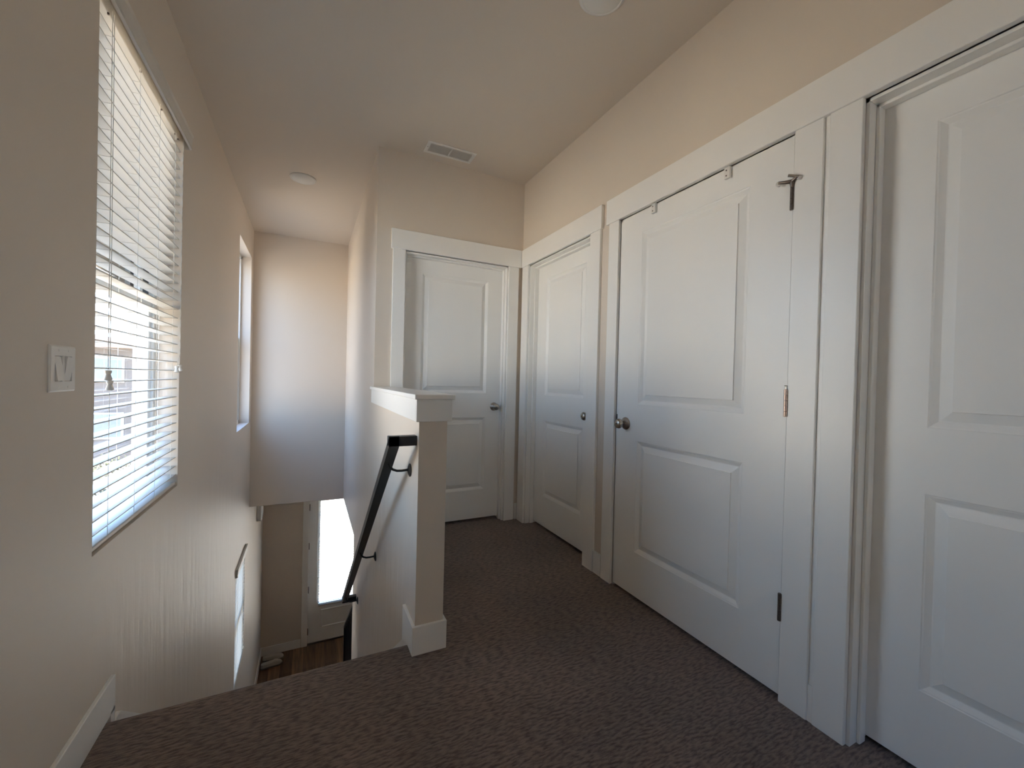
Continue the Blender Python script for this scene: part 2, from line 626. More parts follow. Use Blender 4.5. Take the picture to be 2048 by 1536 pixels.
b.box(XR - 0.009, XR, 0.784, 0.802, BH + 0.008, DZ + 0.004)
b.build('baseboard_right', M['trim'])
tag(bpy.data.objects['baseboard_right'], 'short white baseboard pieces between the right door casings', 'baseboard', kind='structure')
b = MB()
b.box(XL, -0.045, YD - BT, YD, ZF, ZF + 0.13, 0.002)
b.box(XL, XL + BT, 5.60, YD - BT, ZF, ZF + 0.13, 0.002)
b.box(1.05, XO, YD - BT, YD, ZF, ZF + 0.13, 0.002)
o = b.build('baseboard_front', M['trim'])
tag(o, 'white baseboard round the lower entry floor', 'baseboard', kind='structure')

# half wall cap
t = thing('trim_1', (0.47, 2.35, 1.054), 'white wooden cap on top of the half wall', 'trim', kind='structure')
MB().box(XP - 0.026, XP2 + 0.026, YQ - 0.028, YF, 1.054, 1.074, 0.003, 2).build('cap_board', M['trim'], t)
b = MB()
b.box(XP - 0.016, XP, YQ, YF, 0.962, 1.054, 0.0008)
b.box(XP - 0.016, XP2 + 0.016, YQ - 0.016, YQ, 0.962, 1.054, 0.0015)
b.box(XP2, XP2 + 0.016, YQ, YF, 0.962, 1.054, 0.0008)
b.build('apron', M['trim'], t)

# ------------------------------------------------------------------ doors
CT = 0.018      # casing thickness


def xmap(x):    # right wall doors face -x: u = y, w = out of the wall towards the hall
    return lambda u, v, w: (x - w, u, v)


def ymap(y):    # far wall doors face -y
    return lambda u, v, w: (u, y - w, v)


def mbox(b, f, u0, u1, v0, v1, w0, w1, bev=0.0, seg=1):
    p, q = Vector(f(u0, v0, w0)), Vector(f(u1, v1, w1))
    b.box(min(p.x, q.x), max(p.x, q.x), min(p.y, q.y), max(p.y, q.y), min(p.z, q.z), max(p.z, q.z), bev, seg)


PROF = [(0.0, 0.0), (0.0025, -0.0022), (0.006, -0.0030), (0.017, -0.0105), (0.020, -0.0125), (0.023, -0.0125), (0.050, -0.0045), (0.0512, 0.0)]


def leaf(f, u0, u1, v0, v1, panels, thick, m, parent, name='door_leaf', prof=PROF):
    """moulded slab; front face at w=0, panels = (u0,u1,v0,v1)"""
    b = MB()
    us = sorted({u0, u1, *[p[0] for p in panels], *[p[1] for p in panels]})
    vs = sorted({v0, v1, *[p[2] for p in panels], *[p[3] for p in panels]})
    for i in range(len(us) - 1):
        for j in range(len(vs) - 1):
            a, c, d, e = us[i], us[i + 1], vs[j], vs[j + 1]
            if any(p[0] <= a and c <= p[1] and p[2] <= d and e <= p[3] for p in panels):
                continue
            b.quad(f(a, d, 0), f(c, d, 0), f(c, e, 0), f(a, e, 0))
    for p in panels:
        rings = [[f(p[0] + k, p[2] + k, w), f(p[1] - k, p[2] + k, w), f(p[1] - k, p[3] - k, w), f(p[0] + k, p[3] - k, w)]
                 for k, w in prof]
        for r0, r1 in zip(rings, rings[1:]):
            for i in range(4):
                j = (i + 1) % 4
                b.quad(r0[i], r0[j], r1[j], r1[i])
        b.quad(*rings[-1])
    # edges and back, with the arris eased a little
    k = -thick
    b.quad(f(u0, v0, k), f(u1, v0, k), f(u1, v1, k), f(u0, v1, k))
    for (p, q) in [((u0, v0), (u1, v0)), ((u1, v0), (u1, v1)), ((u1, v1), (u0, v1)), ((u0, v1), (u0, v0))]:
        b.quad(f(*p, 0), f(*q, 0), f(*q, k), f(*p, k))
    return b.build(name, m, parent)


def knob(f, u, v, parent, m=None):
    m = m or M['nickel']
    o = Vector(f(u, v, 0))
    ax = (Vector(f(u, v, 1)) - o)
    kb = MB().lathe([(0.020, 0.0095), (0.030, 0.0095), (0.033, 0.013), (0.036, 0.019), (0.040, 0.0235), (0.046, 0.0265), (0.052, 0.0268),
                     (0.058, 0.0245), (0.063, 0.0190), (0.066, 0.0110), (0.067, 0.0040), (0.067, 0.0)], o, ax, 36).build('knob', m, parent, smooth=True)
    MB().lathe([(0.0, 0.0330), (0.003, 0.0335), (0.006, 0.0320), (0.010, 0.0250), (0.015, 0.0175), (0.020, 0.0140), (0.021, 0.0095), (0.021, 0.0)],
               o, ax, 36).build('rosette', m, kb, smooth=True)
    MB().lathe([(0.067, 0.0045), (0.0685, 0.0042), (0.0685, 0.0)], o, ax, 16).build('lock_button', M['bronze'], kb, smooth=True)
    return kb


def door_set(n, f, op, leaf_u, leaf_w, label, leaf_panels, knob_u, recess, header=None, leg_w=0.092, legs=((1, 1)), depth=0.13, lap=0.0):
    """casing, jamb, stop, leaf and knob. f maps (u,v,w) with w=0 on the wall face."""
    base = Vector(f((op[0] + op[1]) / 2, 0, 0))
    t = thing('door_%d' % n, base, label, 'door', kind='structure')
    # jamb lining (three boards inside the opening)
    b = MB()
    j = 0.010
    mbox(b, f, op[0] - 0.012, op[0] + j, 0, DZ, -depth, 0.0)
    mbox(b, f, op[1] - j, op[1] + 0.012, 0, DZ, -depth, 0.0)
    mbox(b, f, op[0], op[1], DZ - j, DZ + 0.012, -depth, 0.0)
    b.build('jamb', M['trim'], t)
    # stops
    b = MB()
    s = 0.011
    sw = 0.034
    w1 = leaf_w + 0.001 if recess else leaf_w - 0.036
    w0 = w1 + sw if recess else w1 - sw
    lo, hi = min(w0, w1), max(w0, w1)
    for (ua, ub) in [(op[0] + j, op[0] + j + s), (op[1] - j - s, op[1] - j)]:
        mbox(b, f, ua, ub, 0, DZ - j, lo, hi, 0.003, 2)
    mbox(b, f, op[0] + j, op[1] - j, DZ - j - s, DZ - j, lo, hi, 0.003, 2)
    b.build('door_stop', M['trim'], t)
    # casing legs
    for side, on in zip((0, 1), legs):
        if not on:
            continue
        b = MB()
        if side == 0:
            mbox(b, f, op[0] - leg_w, op[0] + lap, 0, DZ + 0.004, 0, CT, 0.0018)
        else:
            mbox(b, f, op[1] + 0.000, op[1] + leg_w, 0, DZ + 0.004, 0, CT, 0.0018)
        b.build('casing', M['trim'], t)
    if header:
        b = MB()
        mbox(b, f, header[0], header[1], DZ + 0.004, 2.196, 0, CT + 0.005, 0.0018)
        b.build('header', M['trim'], t)
    lf = leaf(lambda u, v, w: f(u, v, w + leaf_w), leaf_u[0], leaf_u[1], 0.022, 2.040, leaf_panels, 0.035, M['door'], t)
    if knob_u is not None:
        kb = knob(lambda u, v, w: f(u, v, w + leaf_w), knob_u, 0.921, t)
    return t


def panels(u0, u1):
    return [(u0, u1, 1.030, 1.932), (u0, u1, 0.252, 0.835)]


fR, fF = xmap(XR), ymap(YF)
door_set(1, fF, D1, (0.612, 1.427), -0.070, 'white two-panel door at the end of the hall, facing the camera', panels(0.753, 1.289), 1.362, True,
         header=(0.508, 1.541), leg_w=0.088)
door_set(2, fR, D2, (2.104, 2.889), -0.072, 'white two-panel door nearest the far corner on the right wall', panels(2.245, 2.748), 2.166, True,
         header=(1.982, 3.002), leg_w=0.100)
d3 = door_set(3, fR, (0.887, 1.830), (0.899, 1.806), 0.012, 'white two-panel door in the middle with hinges and child locks showing',
              panels(1.061, 1.650), 1.738, False, leg_w=0.085, lap=0.0085)
door_set(4, fR, D4, (-0.123, 0.684), -0.073, 'large white two-panel door cut off by the right edge', panels(0.013, 0.548), 0.0, True,
         leg_w=0.092)
b = MB()
b.box(XR - 0.023, XR, -0.24, 1.937, DZ + 0.004, 2.196, 0.0018)
o = b.build('trim_2', M['trim'])
tag(o, 'long white header board over the two nearest right doors', 'trim', kind='structure')
# latch strike on the far edge of door 3
MB().box(XR - 0.014, XR - 0.006, 1.807, 1.811, 0.905, 0.965).build('latch_plate', M['bronze'], d3)


def hinge(zc, m, parent, top_pin=True):
    x, y = XR - 0.0195, 0.8985
    r = 0.0062
    t = MB()
    hh = 0.050
    segs = 5
    for k in range(segs):
        z0 = zc - hh + k * 2 * hh / segs
        t.lathe([(0, r * 0.86), (0.0008, r), (2 * hh / segs - 0.0014, r), (2 * hh / segs - 0.0006, r * 0.86)], (x, y, z0), (0, 0, 1), 14)
    o = t.build('hinge', m, parent, smooth=True)
    MB().box(x + 0.002, x + 0.008, y - 0.016, y - 0.005, zc - hh, zc + hh).build('hinge_plate', M['bronze'], o)
    if top_pin:
        MB().lathe([(0, r * 0.45), (0.010, r * 0.45), (0.011, r * 1.05), (0.013, r * 0.9), (0.013, 0)], (x, y, zc + hh), (0, 0, 1), 14).build('hinge_pin', M['steel'], o, smooth=True)
    return o


hinge(1.826, M['bronze'], d3, False)
hinge(1.083, M['copper'], d3, True)
hinge(0.343, M['bronze'], d3, False)

# door stop on the top hinge pin
t = thing('hinge_stop', (XR - 0.0195, 0.8985, 1.876), 'small dark metal door stop on the top hinge of the middle door', 'door stop')
b = MB()
x, y, z = XR - 0.0195, 0.8985, 1.880
b.tube([(x, y - 0.004, z), (x - 0.004, y + 0.008, z - 0.001), (x - 0.010, y + 0.024, z + 0.002), (x - 0.014, y + 0.040, z + 0.006)],
       [0.007, 0.0068, 0.0055, 0.0048], 10)
b.tube([(x, y + 0.004, z - 0.003), (x - 0.004, y - 0.010, z + 0.002), (x - 0.009, y - 0.022, z + 0.006)], [0.007, 0.006, 0.0045], 10)
b.lathe([(-0.006, 0.006), (0.006, 0.0085), (0.010, 0.0085)], (x, y, z - 0.014), (0, 0, 1), 14)
b.build('bracket', M['bronze'], t, smooth=True)
b = MB()
b.tube([(x - 0.020, y + 0.004, z + 0.016), (x - 0.014, y - 0.006, z + 0.013), (x - 0.009, y - 0.016, z + 0.008), (x - 0.006, y - 0.026, z + 0.004)], 0.0052, 12)
b.build('screw_arm', M['steel'], t, smooth=True)
b = MB()
b.lathe([(0, 0.0085), (0.006, 0.010), (0.012, 0.008), (0.013, 0)], (x - 0.014, y + 0.040, z + 0.004), (0.85, 0.45, -0.1), 14)
b.build('bumper_pad', M['rubber'], t, smooth=True)
b = MB()
b.lathe([(0, 0.006), (0.008, 0.0085), (0.012, 0.0075), (0.0125, 0)], (x - 0.008, y - 0.022, z + 0.002), (0.9, -0.5, -0.1), 14)
b.build('bumper_pad', M['rubber'], t, smooth=True)

# child locks at the head of the middle door
for yc, lab in ((1.158, 'small white slide lock on the middle door head, nearer its hinges'),
                (1.566, 'small white slide lock on the middle door head, nearer its knob side')):
    t = thing('child_lock', (XR - 0.012, yc, 2.022), lab, 'child lock', 'white slide locks on the door head')
    MB().box(XR - 0.026, XR - 0.012, yc - 0.013, yc + 0.013, 1.999, 2.047, 0.002, 2).build('lock_body', M['plastic'], t)
    for dz in (-0.012, 0.010):
        MB().lathe([(0, 0.0035), (0.0012, 0.003), (0.0012, 0)], (XR - 0.0258, yc + 0.002, 2.022 + dz), (-1, 0, 0), 10).build('screw', M['bronze'], t, smooth=True)


# ------------------------------------------------------------------ windows
def window(n, W, label, rail_z, glass='glass'):
    y0, y1, z0, z1 = W
    xo = XL - 0.092
    xi = XL - 0.160
    t = thing('window_%d' % n, (xo, (y0 + y1) / 2, z0), label, 'window', kind='structure')
    b = MB()
    fw_ = 0.034
    # outer frame
    for (a, c, d, e) in [(y0, y0 + fw_, z0, z1), (y1 - fw_, y1, z0, z1), (y0, y1, z0, z0 + fw_), (y0, y1, z1 - fw_, z1)]:
        b.box(xi - 0.01, xo, a, c, d, e, 0.002)
    b.build('window_frame', M['vinyl'], t)
    b = MB()
    for (a, c) in [(y0 + fw_, y0 + fw_ + 0.006), (y1 - fw_ - 0.006, y1 - fw_)]:
        b.box(xi + 0.020, xo - 0.022, a, c, z0 + fw_, z1 - fw_)
    b.build('gasket', M['gasket'], t)
    # upper sash outside, lower sash inside
    for nm, za, zb, xa, xb in (('upper_sash', rail_z - 0.02, z1 - fw_, xi + 0.000, xi + 0.026), ('lower_sash', z0 + fw_, rail_z + 0.02, xi + 0.030, xi + 0.058)):
        s_ = 0.032
        b = MB()
        ya, yb = y0 + fw_ + 0.003, y1 - fw_ - 0.003
        for (a, c, d, e) in [(ya, ya + s_, za, zb), (yb - s_, yb, za, zb), (ya + s_, yb - s_, za, za + s_), (ya + s_, yb - s_, zb - s_, zb)]:
            b.box(xa, xb, a, c, d, e, 0.002)
        sash = b.build(nm, M['vinyl'], t)
        MB().quad(((xa + xb) / 2, ya + s_, za + s_), ((xa + xb) / 2, yb - s_, za + s_), ((xa + xb) / 2, yb - s_, zb - s_), ((xa + xb) / 2, ya + s_, zb - s_)).build('glass_pane', M[glass], sash)
    b = MB()
    b.box(xo - 0.028, xo - 0.016, (y0 + y1) / 2 - 0.03, (y0 + y1) / 2 + 0.03, rail_z + 0.021, rail_z + 0.034, 0.002)
    b.build('sash_lock', M['vinyl'], t)
    return t


window(1, W1, 'single-hung white window behind the raised blind near the switch', 1.46)
window(2, W2, 'bare tall white window high in the stairwell', 1.50, 'glass_dimming')
window(3, W3, 'small white window low beside the stairs behind a blind', -1.27)


def blind(name, label, y0, y1, xc, ztop, zlow, pitch, tilt, valance, ladders, depth=0.050):
    """horizontal slat blind running along y. xc = slat centre line."""
    t = thing(name, (xc, (y0 + y1) / 2, zlow), label, 'blind')
    h = depth / 2
    nz = int((ztop - 0.030 - zlow) / pitch)
    b = MB()
    for i in range(nz + 1):
        z = zlow + pitch * i
        if z > ztop - 0.03:
            break
        c, s = math.cos(tilt), math.sin(tilt)
        pts = []
        K = 5
        for k in range(K + 1):
            a = -h + 2 * h * k / K
            crown = 0.0012 * (1 - (a / h) ** 2)
            pts.append((xc + a * c, z + a * s + crown + 0.0017))
        for k in range(K, -1, -1):
            a = -h + 2 * h * k / K
            crown = 0.0012 * (1 - (a / h) ** 2)
            pts.append((xc + a * c, z + a * s + crown - 0.0017))
        b.prism([(px, y0, pz) for px, pz in pts], (0, y1 - y0, 0))
    b.build('slats', M['slat'], t)
    MB().box(xc - h, xc + h, y0, y1, zlow - pitch - 0.006, zlow - pitch + 0.010, 0.004, 2).build('bottom_rail', M['slat'], t)
    MB().box(xc - h, xc + h - 0.004, y0, y1, ztop, ztop + 0.045, 0.002).build('headrail', M['slat'], t)
    b = MB()
    v0, v1, vx0, vx1, vz0, vz1 = valance
    b.prism([(vx1 - 0.010, v0, vz0), (vx1 - 0.002, v0, vz0 + 0.004), (vx1 - 0.004, v0, vz0 + 0.020), (vx1, v0, vz1 - 0.016), (vx1 + 0.004, v0, vz1 - 0.004), (vx1 + 0.002, v0, vz1), (vx1 - 0.012, v0, vz1), (vx1 - 0.012, v0, vz0 + 0.01)],
            (0, v1 - v0, 0))
    b.box(vx0, vx1 - 0.010, v0, v0 + 0.008, vz0, vz1)
    b.box(vx0, vx1 - 0.010, v1 - 0.008, v1, vz0, vz1)
    b.build('valance', M['slat'], t)
    for y in ladders:
        b = MB()
        for sx in (-1, 1):
            x = xc + sx * (h + 0.0012)
            b.tube([(x, y, ztop), (x, y, zlow - pitch + 0.008)], 0.0009, 5)
        for i in range(nz + 1):
            z = zlow + pitch * i - 0.0022
            b.tube([(xc - h, y, z - h * math.sin(tilt)), (xc + h, y, z + h * math.sin(tilt))], 0.0007, 4)
        b.build('ladder_cord', M['cord'], t)
    return t


bl = blind('window_blind', 'large white slat blind in the hall window next to the light switch', W1[0] + 0.006, W1[1] - 0.006, XL - 0.032, 2.280, 0.629, 0.0432, math.radians(1.5),
           (1.640, 2.612, XL - 0.004, XL + 0.034, 2.262, 2.338), (1.80, 2.03, 2.26, 2.49))


def tassel(x, y, z, name='tassel', dx=0.0, dy=0.0):
    return MB().lathe([(0, 0.0035), (0.001, 0.0085), (0.006, 0.0090), (0.013, 0.0062), (0.022, 0.0085), (0.028, 0.0105), (0.031, 0.0100), (0.033, 0.006), (0.033, 0)],
                      (x, y, z), (dx, dy, -1), 16)


xb = XL + 0.006
for (y, zt, ty) in [(1.752, 1.142, 0), (1.766, 1.110, 0)]:
    MB().tube([(xb, y - 0.004, 2.275), (xb, y - 0.002, 1.7), (xb, y, zt)], 0.0010, 6).build('pull_cord', M['cord'], bl)
    tassel(xb, y, zt).build('tassel', M['plastic'], bl, smooth=True)
for k, (y, zt) in enumerate([(2.515, 1.170), (2.560, 1.178)]):
    yy = 2.565
    pts = []
    for i in range(28):
        a = i / 27
        z = 2.275 + (1.235 - 2.275) * a
        pts.append((xb + 0.0016 * math.sin(a * 60 + k * PI), yy + 0.0016 * math.cos(a * 60 + k * PI), z))
    pts.append((xb, y, zt))
    MB().tube(pts, 0.0010, 6).build('tilt_cord', M['cord'], bl)
    tassel(xb, y, zt, dx=0.05, dy=(-0.25 if k == 0 else 0.15)).build('tassel', M['plastic'], bl, smooth=True)
for y in (1.77, 2.05, 2.30, 2.50, 2.55):
    MB().lathe([(0, 0.003), (0.006, 0.003), (0.006, 0)], (XL - 0.012, y, 2.280), (0, 0, -1), 8).build('cord_guide', M['bronze'], bl, smooth=True)

bl3 = blind('window_blind', 'small white slat blind low beside the stairs', W3[0] + 0.004, W3[1] - 0.004, XL - 0.020, -0.745, -1.790, 0.040, math.radians(20),
            (W3[0] - 0.02, W3[1] + 0.02, XL - 0.004, XL + 0.022, -0.765, -0.690), (4.70, 5.05), 0.045)
MB().tube([(XL + 0.006, 5.15, -0.77), (XL + 0.006, 5.15, -1.75)], 0.0012, 6).build('pull_cord', M['cord'], bl3)
tassel(XL + 0.006, 5.15, -1.75).build('tassel', M['plastic'], bl3, smooth=True)

# ------------------------------------------------------------------ front door downstairs
t = thing('door_5', (0.505, YD, ZF), 'white front door downstairs with a tall blind-covered window', 'door', kind='structure')
b = MB()
for (a, c, d, e) in [(FD[0] - 0.085, FD[0], ZF, FD[3] + 0.0), (FD[1], FD[1] + 0.085, ZF, FD[3])]:
    b.box(a, c, YD - CT, YD, d, e, 0.0018)
b.box(FD[0] - 0.095, FD[1] + 0.095, YD - CT - 0.005, YD, FD[3], FD[3] + 0.14, 0.0018)
b.build('casing', M['trim'], t)
b = MB()
b.box(FD[0], FD[0] + 0.004, YD, YD + 0.15, ZF, FD[3])
b.box(FD[1] - 0.004, FD[1], YD, YD + 0.15, ZF, FD[3])
b.box(FD[0], FD[1], YD, YD + 0.15, FD[3] - 0.006, FD[3])
b.build('jamb', M['trim'], t)
b = MB()
b.box(FD[0] + 0.001, FD[0] + 0.022, YD + 0.051, YD + 0.149, ZF, FD[3] - 0.006)
b.box(FD[1] - 0.022, FD[1] - 0.001, YD + 0.051, YD + 0.149, ZF, FD[3] - 0.006)
b.box(FD[0] + 0.022, FD[1] - 0.022, YD + 0.051, YD + 0.149, FD[3] - 0.03, FD[3] - 0.006)
b.box(FD[0] + 0.022, FD[1] - 0.022, YD + 0.051, YD + 0.149, ZF, ZF + 0.04)
b.build('door_stop', M['trim'], t)
MB().box(FD[0], FD[1], YD + 0.0, YD + 0.05, ZF, ZF + 0.022, 0.002).build('threshold', M['bronze'], t)
# leaf with a glazed opening
LX0, LX1, LZ0, LZ1 = FD[0] + 0.006, FD[1] - 0.006, ZF + 0.026, FD[3] - 0.009
GX0, GX1, GZ0, GZ1 = 0.195, 0.815, ZF + 0.640, FD[3] - 0.17
fD = ymap(YD + 0.006)
b = wall_grid('y', YD + 0.006, YD + 0.050, LX0, LX1, LZ0, LZ1, [(GX0, GX1, GZ0, GZ1)])
b.build('door_leaf', M['door'], t)
b = MB()
for (a, c, d, e) in [(GX0 - 0.03, GX0 + 0.012, GZ0 - 0.03, GZ1 + 0.03), (GX1 - 0.012, GX1 + 0.03, GZ0 - 0.03, GZ1 + 0.03),
                     (GX0, GX1, GZ0 - 0.03, GZ0 + 0.012), (GX0, GX1, GZ1 - 0.012, GZ1 + 0.03)]:
    b.box(a, c, YD - 0.004, YD + 0.006, d, e, 0.003, 2)
b.build('glazing_frame', M['door'], t)
MB().quad((GX0, YD + 0.04, GZ0), (GX1, YD + 0.04, GZ0), (GX1, YD + 0.04, GZ1), (GX0, YD + 0.04, GZ1)).build('glass_pane', M['glass'], t)
# raised lower panel
b = MB()
pu0, pu1, pv0, pv1 = 0.235, 0.775, ZF + 0.235, ZF + 0.530
ff = ymap(YD + 0.0058)
PR2 = [(0.0, 0.0), (0.008, 0.010), (0.018, 0.010), (0.028, 0.001)]
rings = [[ff(pu0 + k, pv0 + k, w_), ff(pu1 - k, pv0 + k, w_), ff(pu1 - k, pv1 - k, w_), ff(pu0 + k, pv1 - k, w_)] for k, w_ in PR2]
for r0, r1 in zip(rings, rings[1:]):
    for i in range(4):
        j = (i + 1) % 4
        b.quad(r0[i], r0[j], r1[j], r1[i])
b.build('lower_panel', M['door'], t)
for z in (-0.93, -1.54, -2.23, -2.89):
    h = MB().lathe([(0, 0.008), (0.10, 0.008)], (FD[0] + 0.004, YD - 0.008, z - 0.05), (0, 0, 1), 12).build('hinge', M['bronze'], t, smooth=True)
knob(fD, LX1 - 0.065, ZF + 0.95, t)

t = thing('door_blind', (0.50, YD - 0.03, GZ0), 'bright slat blind hanging over the front door window', 'blind')
bx0, bx1 = 0.195, 0.815
b = MB()
z = GZ0 + 0.010
while z < GZ1 - 0.02:
    a = math.radians(14)
    h = 0.022
    c_, s_ = math.cos(a) * h, math.sin(a) * h
    b.prism([(bx0, YD - 0.034 - c_, z + s_ + 0.0025), (bx0, YD - 0.034 + c_, z - s_ + 0.0025), (bx0, YD - 0.034 + c_, z - s_ - 0.0025), (bx0, YD - 0.034 - c_, z + s_ - 0.0025)], (bx1 - bx0, 0, 0))
    z += 0.0415
b.build('slats', M['slat'], t)
MB().box(bx0 - 0.005, bx1 + 0.005, YD - 0.058, YD - 0.012, GZ1 - 0.01, GZ1 + 0.035, 0.003).build('headrail', M['slat'], t)
MB().box(bx0, bx1, YD - 0.056, YD - 0.014, GZ0 - 0.030, GZ0 - 0.014, 0.003).build('bottom_rail', M['slat'], t)
for x in (0.29, 0.72):
    MB().tube([(x, YD - 0.060, GZ1), (x, YD - 0.060, GZ0 - 0.02)], 0.001, 5).build('ladder_cord', M['cord'], t)
MB().tube([(0.185, YD - 0.05, GZ1 + 0.01), (0.185, YD - 0.05, -2.03)], 0.0016, 6).build('pull_cord', M['cord'], t)
tassel(0.185, YD - 0.05, -2.03).build('tassel', M['plastic'], t, smooth=True)

# ------------------------------------------------------------------ handrail on the stair wall
t = thing('handrail', (XP, 2.8, 0.0), 'black metal handrail mounted on the half wall above the stairs', 'handrail')
HX = 0.316
HS = RISE / RUN
y0, z0 = 1.735, 0.879
y1 = 3.86
z1 = z0 - HS * (y1 - y0)
hw = 0.0205
b = MB()
# sloping square tube (cross-section upright)
vh = hw / math.cos(math.atan(HS))
b.prism([(HX - hw, y0 - hw, z0 + vh - 0.004), (HX - hw, y0 - hw, z0 - vh + 0.004), (HX - hw, y1, z1 - vh), (HX - hw, y1, z1 + vh)], (2 * hw, 0, 0))
b.build('rail', M['black'], t)
MB().box(HX - hw, XP, y0 - hw, y0 + hw, z0 - hw, z0 + hw, 0.0015).build('rail_return', M['black'], t)
MB().box(HX - hw, XP, y1 - hw, y1 + hw, z1 - hw, z1 + hw, 0.0015).build('rail_return', M['black'], t)
for yb in (1.830, 2.78, 3.72):
    zr = z0 - HS * (yb - y0) - vh
    zw = zr - 0.045
    b = MB()
    pts = []
    for i in range(9):
        a = i / 8 * PI / 2
        pts.append((HX + (XP - 0.012 - HX) * math.sin(a), yb, zr - (zr - zw) * (1 - math.cos(a)) * 1.0 if False else zw + (zr - zw) * (1 - math.sin(a)) ** 1.0 * math.cos(a) ** 0.5 if i else zr + 0.004))
    pts = [(HX, yb, zr + 0.004), (HX, yb, zr - 0.010), (HX + 0.006, yb, zr - 0.024), (HX + 0.018, yb, zr - 0.036), (HX + 0.036, yb, zr - 0.043),
           (HX + 0.056, yb, zr - 0.044), (XP - 0.010, yb, zr - 0.042), (XP, yb, zr - 0.042)]
    b.tube(pts, 0.0055, 10)
    br_ = b.build('bracket', M['black'], t, smooth=True)
    MB().lathe([(0, 0.029), (0.004, 0.029), (0.009, 0.018), (0.012, 0.008), (0.012, 0)], (XP, yb, zr - 0.044), (-1, 0, 0), 24).build('rosette', M['black'], br_, smooth=True)

# lower railing in the open part of the stair side
t = thing('stair_railing', (0.47, 5.43, ZF), 'black metal railing at the foot of the stairs', 'railing')
RX = 0.465
ny, nz = 5.44, -1.985
MB().box(RX - 0.022, RX + 0.022, ny - 0.022, ny + 0.022, ZF, nz, 0.002).build('newel_post', M['black'], t)
ytop = YE + 0.01
zt_ = nz + HS * (ny - ytop)
b = MB()
b.prism([(RX - 0.022, ny + 0.03, nz - 0.020), (RX - 0.022, ny + 0.03, nz + 0.012), (RX - 0.022, ytop, zt_ + 0.036), (RX - 0.022, ytop, zt_ + 0.004)], (0.044, 0, 0))
b.build('top_rail', M['black'], t)
b = MB()
b.prism([(RX - 0.012, ny, nz - 0.93), (RX - 0.012, ny, nz - 0.90), (RX - 0.012, ytop, zt_ - 0.82), (RX - 0.012, ytop, zt_ - 0.85)], (0.024, 0, 0))
b.build('bottom_rail', M['black'], t)
k = 0
y = ny - 0.11
while y > ytop + 0.03:
    za = nz - 0.90 + HS * (ny - y)
    zb_ = nz + HS * (ny - y)
    MB().box(RX - 0.007, RX + 0.007, y - 0.007, y + 0.007, za - 0.02, zb_).build('baluster', M['black'], t)
    y -= 0.11
MB().box(RX - 0.05, RX + 0.05, YE, YE + 0.006, zt_ - 0.04, zt_ + 0.04).build('wall_plate', M['black'], t)
# carpeted stringer under that railing
b = MB()
yk = 5.46
o = MB().prism([(XP, YE, ZF), (XP, YE, -RISE * ((YE - YS) / RUN) + 0.02), (XP, yk, -RISE * ((yk - YS) / RUN) + 0.02), (XP, yk, ZF)], (XP2 - XP, 0, 0)).build('trim_3', M['wall'])
tag(o, 'low beige knee wall under the lower stair railing', 'wall', kind='structure')

# ------------------------------------------------------------------ ceiling fixtures
for (x, y, lab) in ((1.065, 1.400, 'round white disc light cut off by the top edge of the photo'),
                    (-0.070, 3.815, 'round white disc light on the ceiling above the stairs')):
    t = thing('ceiling_light', (x, y, ZC), lab, 'ceiling light', 'round disc lights on the ceiling')
    MB().lathe([(0, 0.098), (0.004, 0.098), (0.010, 0.093), (0.014, 0.084), (0.012, 0.080), (0.0, 0.078)], (x, y, ZC), (0, 0, -1), 48).build('trim_ring', M['plastic'], t, smooth=True)
    MB().lathe([(0.002, 0.080), (0.012, 0.080), (0.019, 0.066), (0.024, 0.045), (0.026, 0.020), (0.0265, 0.0)], (x, y, ZC), (0, 0, -1), 48).build('lens', M['lens'], t, smooth=True)

t = thing('ceiling_vent', (0.874, 2.855, ZC), 'white rectangular air vent on the ceiling near the far wall', 'vent')
vx0, vx1, vy0, vy1 = 0.700, 1.048, 2.779, 2.929
b = MB()
fr = 0.020
for (a, c, d, e) in [(vx0, vx1, vy0, vy0 + fr), (vx0, vx1, vy1 - fr, vy1), (vx0, vx0 + fr + 0.004, vy0 + fr, vy1 - fr), (vx1 - fr - 0.004, vx1, vy0 + fr, vy1 - fr),
                     ((vx0 + vx1) / 2 - 0.005, (vx0 + vx1) / 2 + 0.005, vy0 + fr, vy1 - fr)]:
    b.box(a, c, d, e, ZC - 0.007, ZC, 0.0015)
b.build('frame', M['plastic'], t)
MB().box(vx0 + 0.01, vx1 - 0.01, vy0 + 0.01, vy1 - 0.01, ZC - 0.0015, ZC - 0.0002).build('backing', mat('vent_duct', (0.66, 0.62, 0.56), 0.8), t)
b = MB()
for (a, c) in [(vx0 + 0.026, (vx0 + vx1) / 2 - 0.006), ((vx0 + vx1) / 2 + 0.006, vx1 - 0.026)]:
    x = a + 0.004
    while x < c - 0.003:
        b.prism([(x, vy0 + fr, ZC - 0.0065), (x + 0.0016, vy0 + fr, ZC - 0.0065), (x + 0.0046, vy0 + fr, ZC - 0.0018), (x + 0.003, vy0 + fr, ZC - 0.0018)], (0, vy1 - vy0 - 2 * fr, 0))
        x += 0.0075
b.build('louvres', M['plastic'], t)
MB().lathe([(0, 0.003), (0.0015, 0.003), (0.0015, 0)], (vx0 + 0.011, 2.85, ZC - 0.007), (0, 0, -1), 10).build('screw', M['steel'], t, smooth=True)

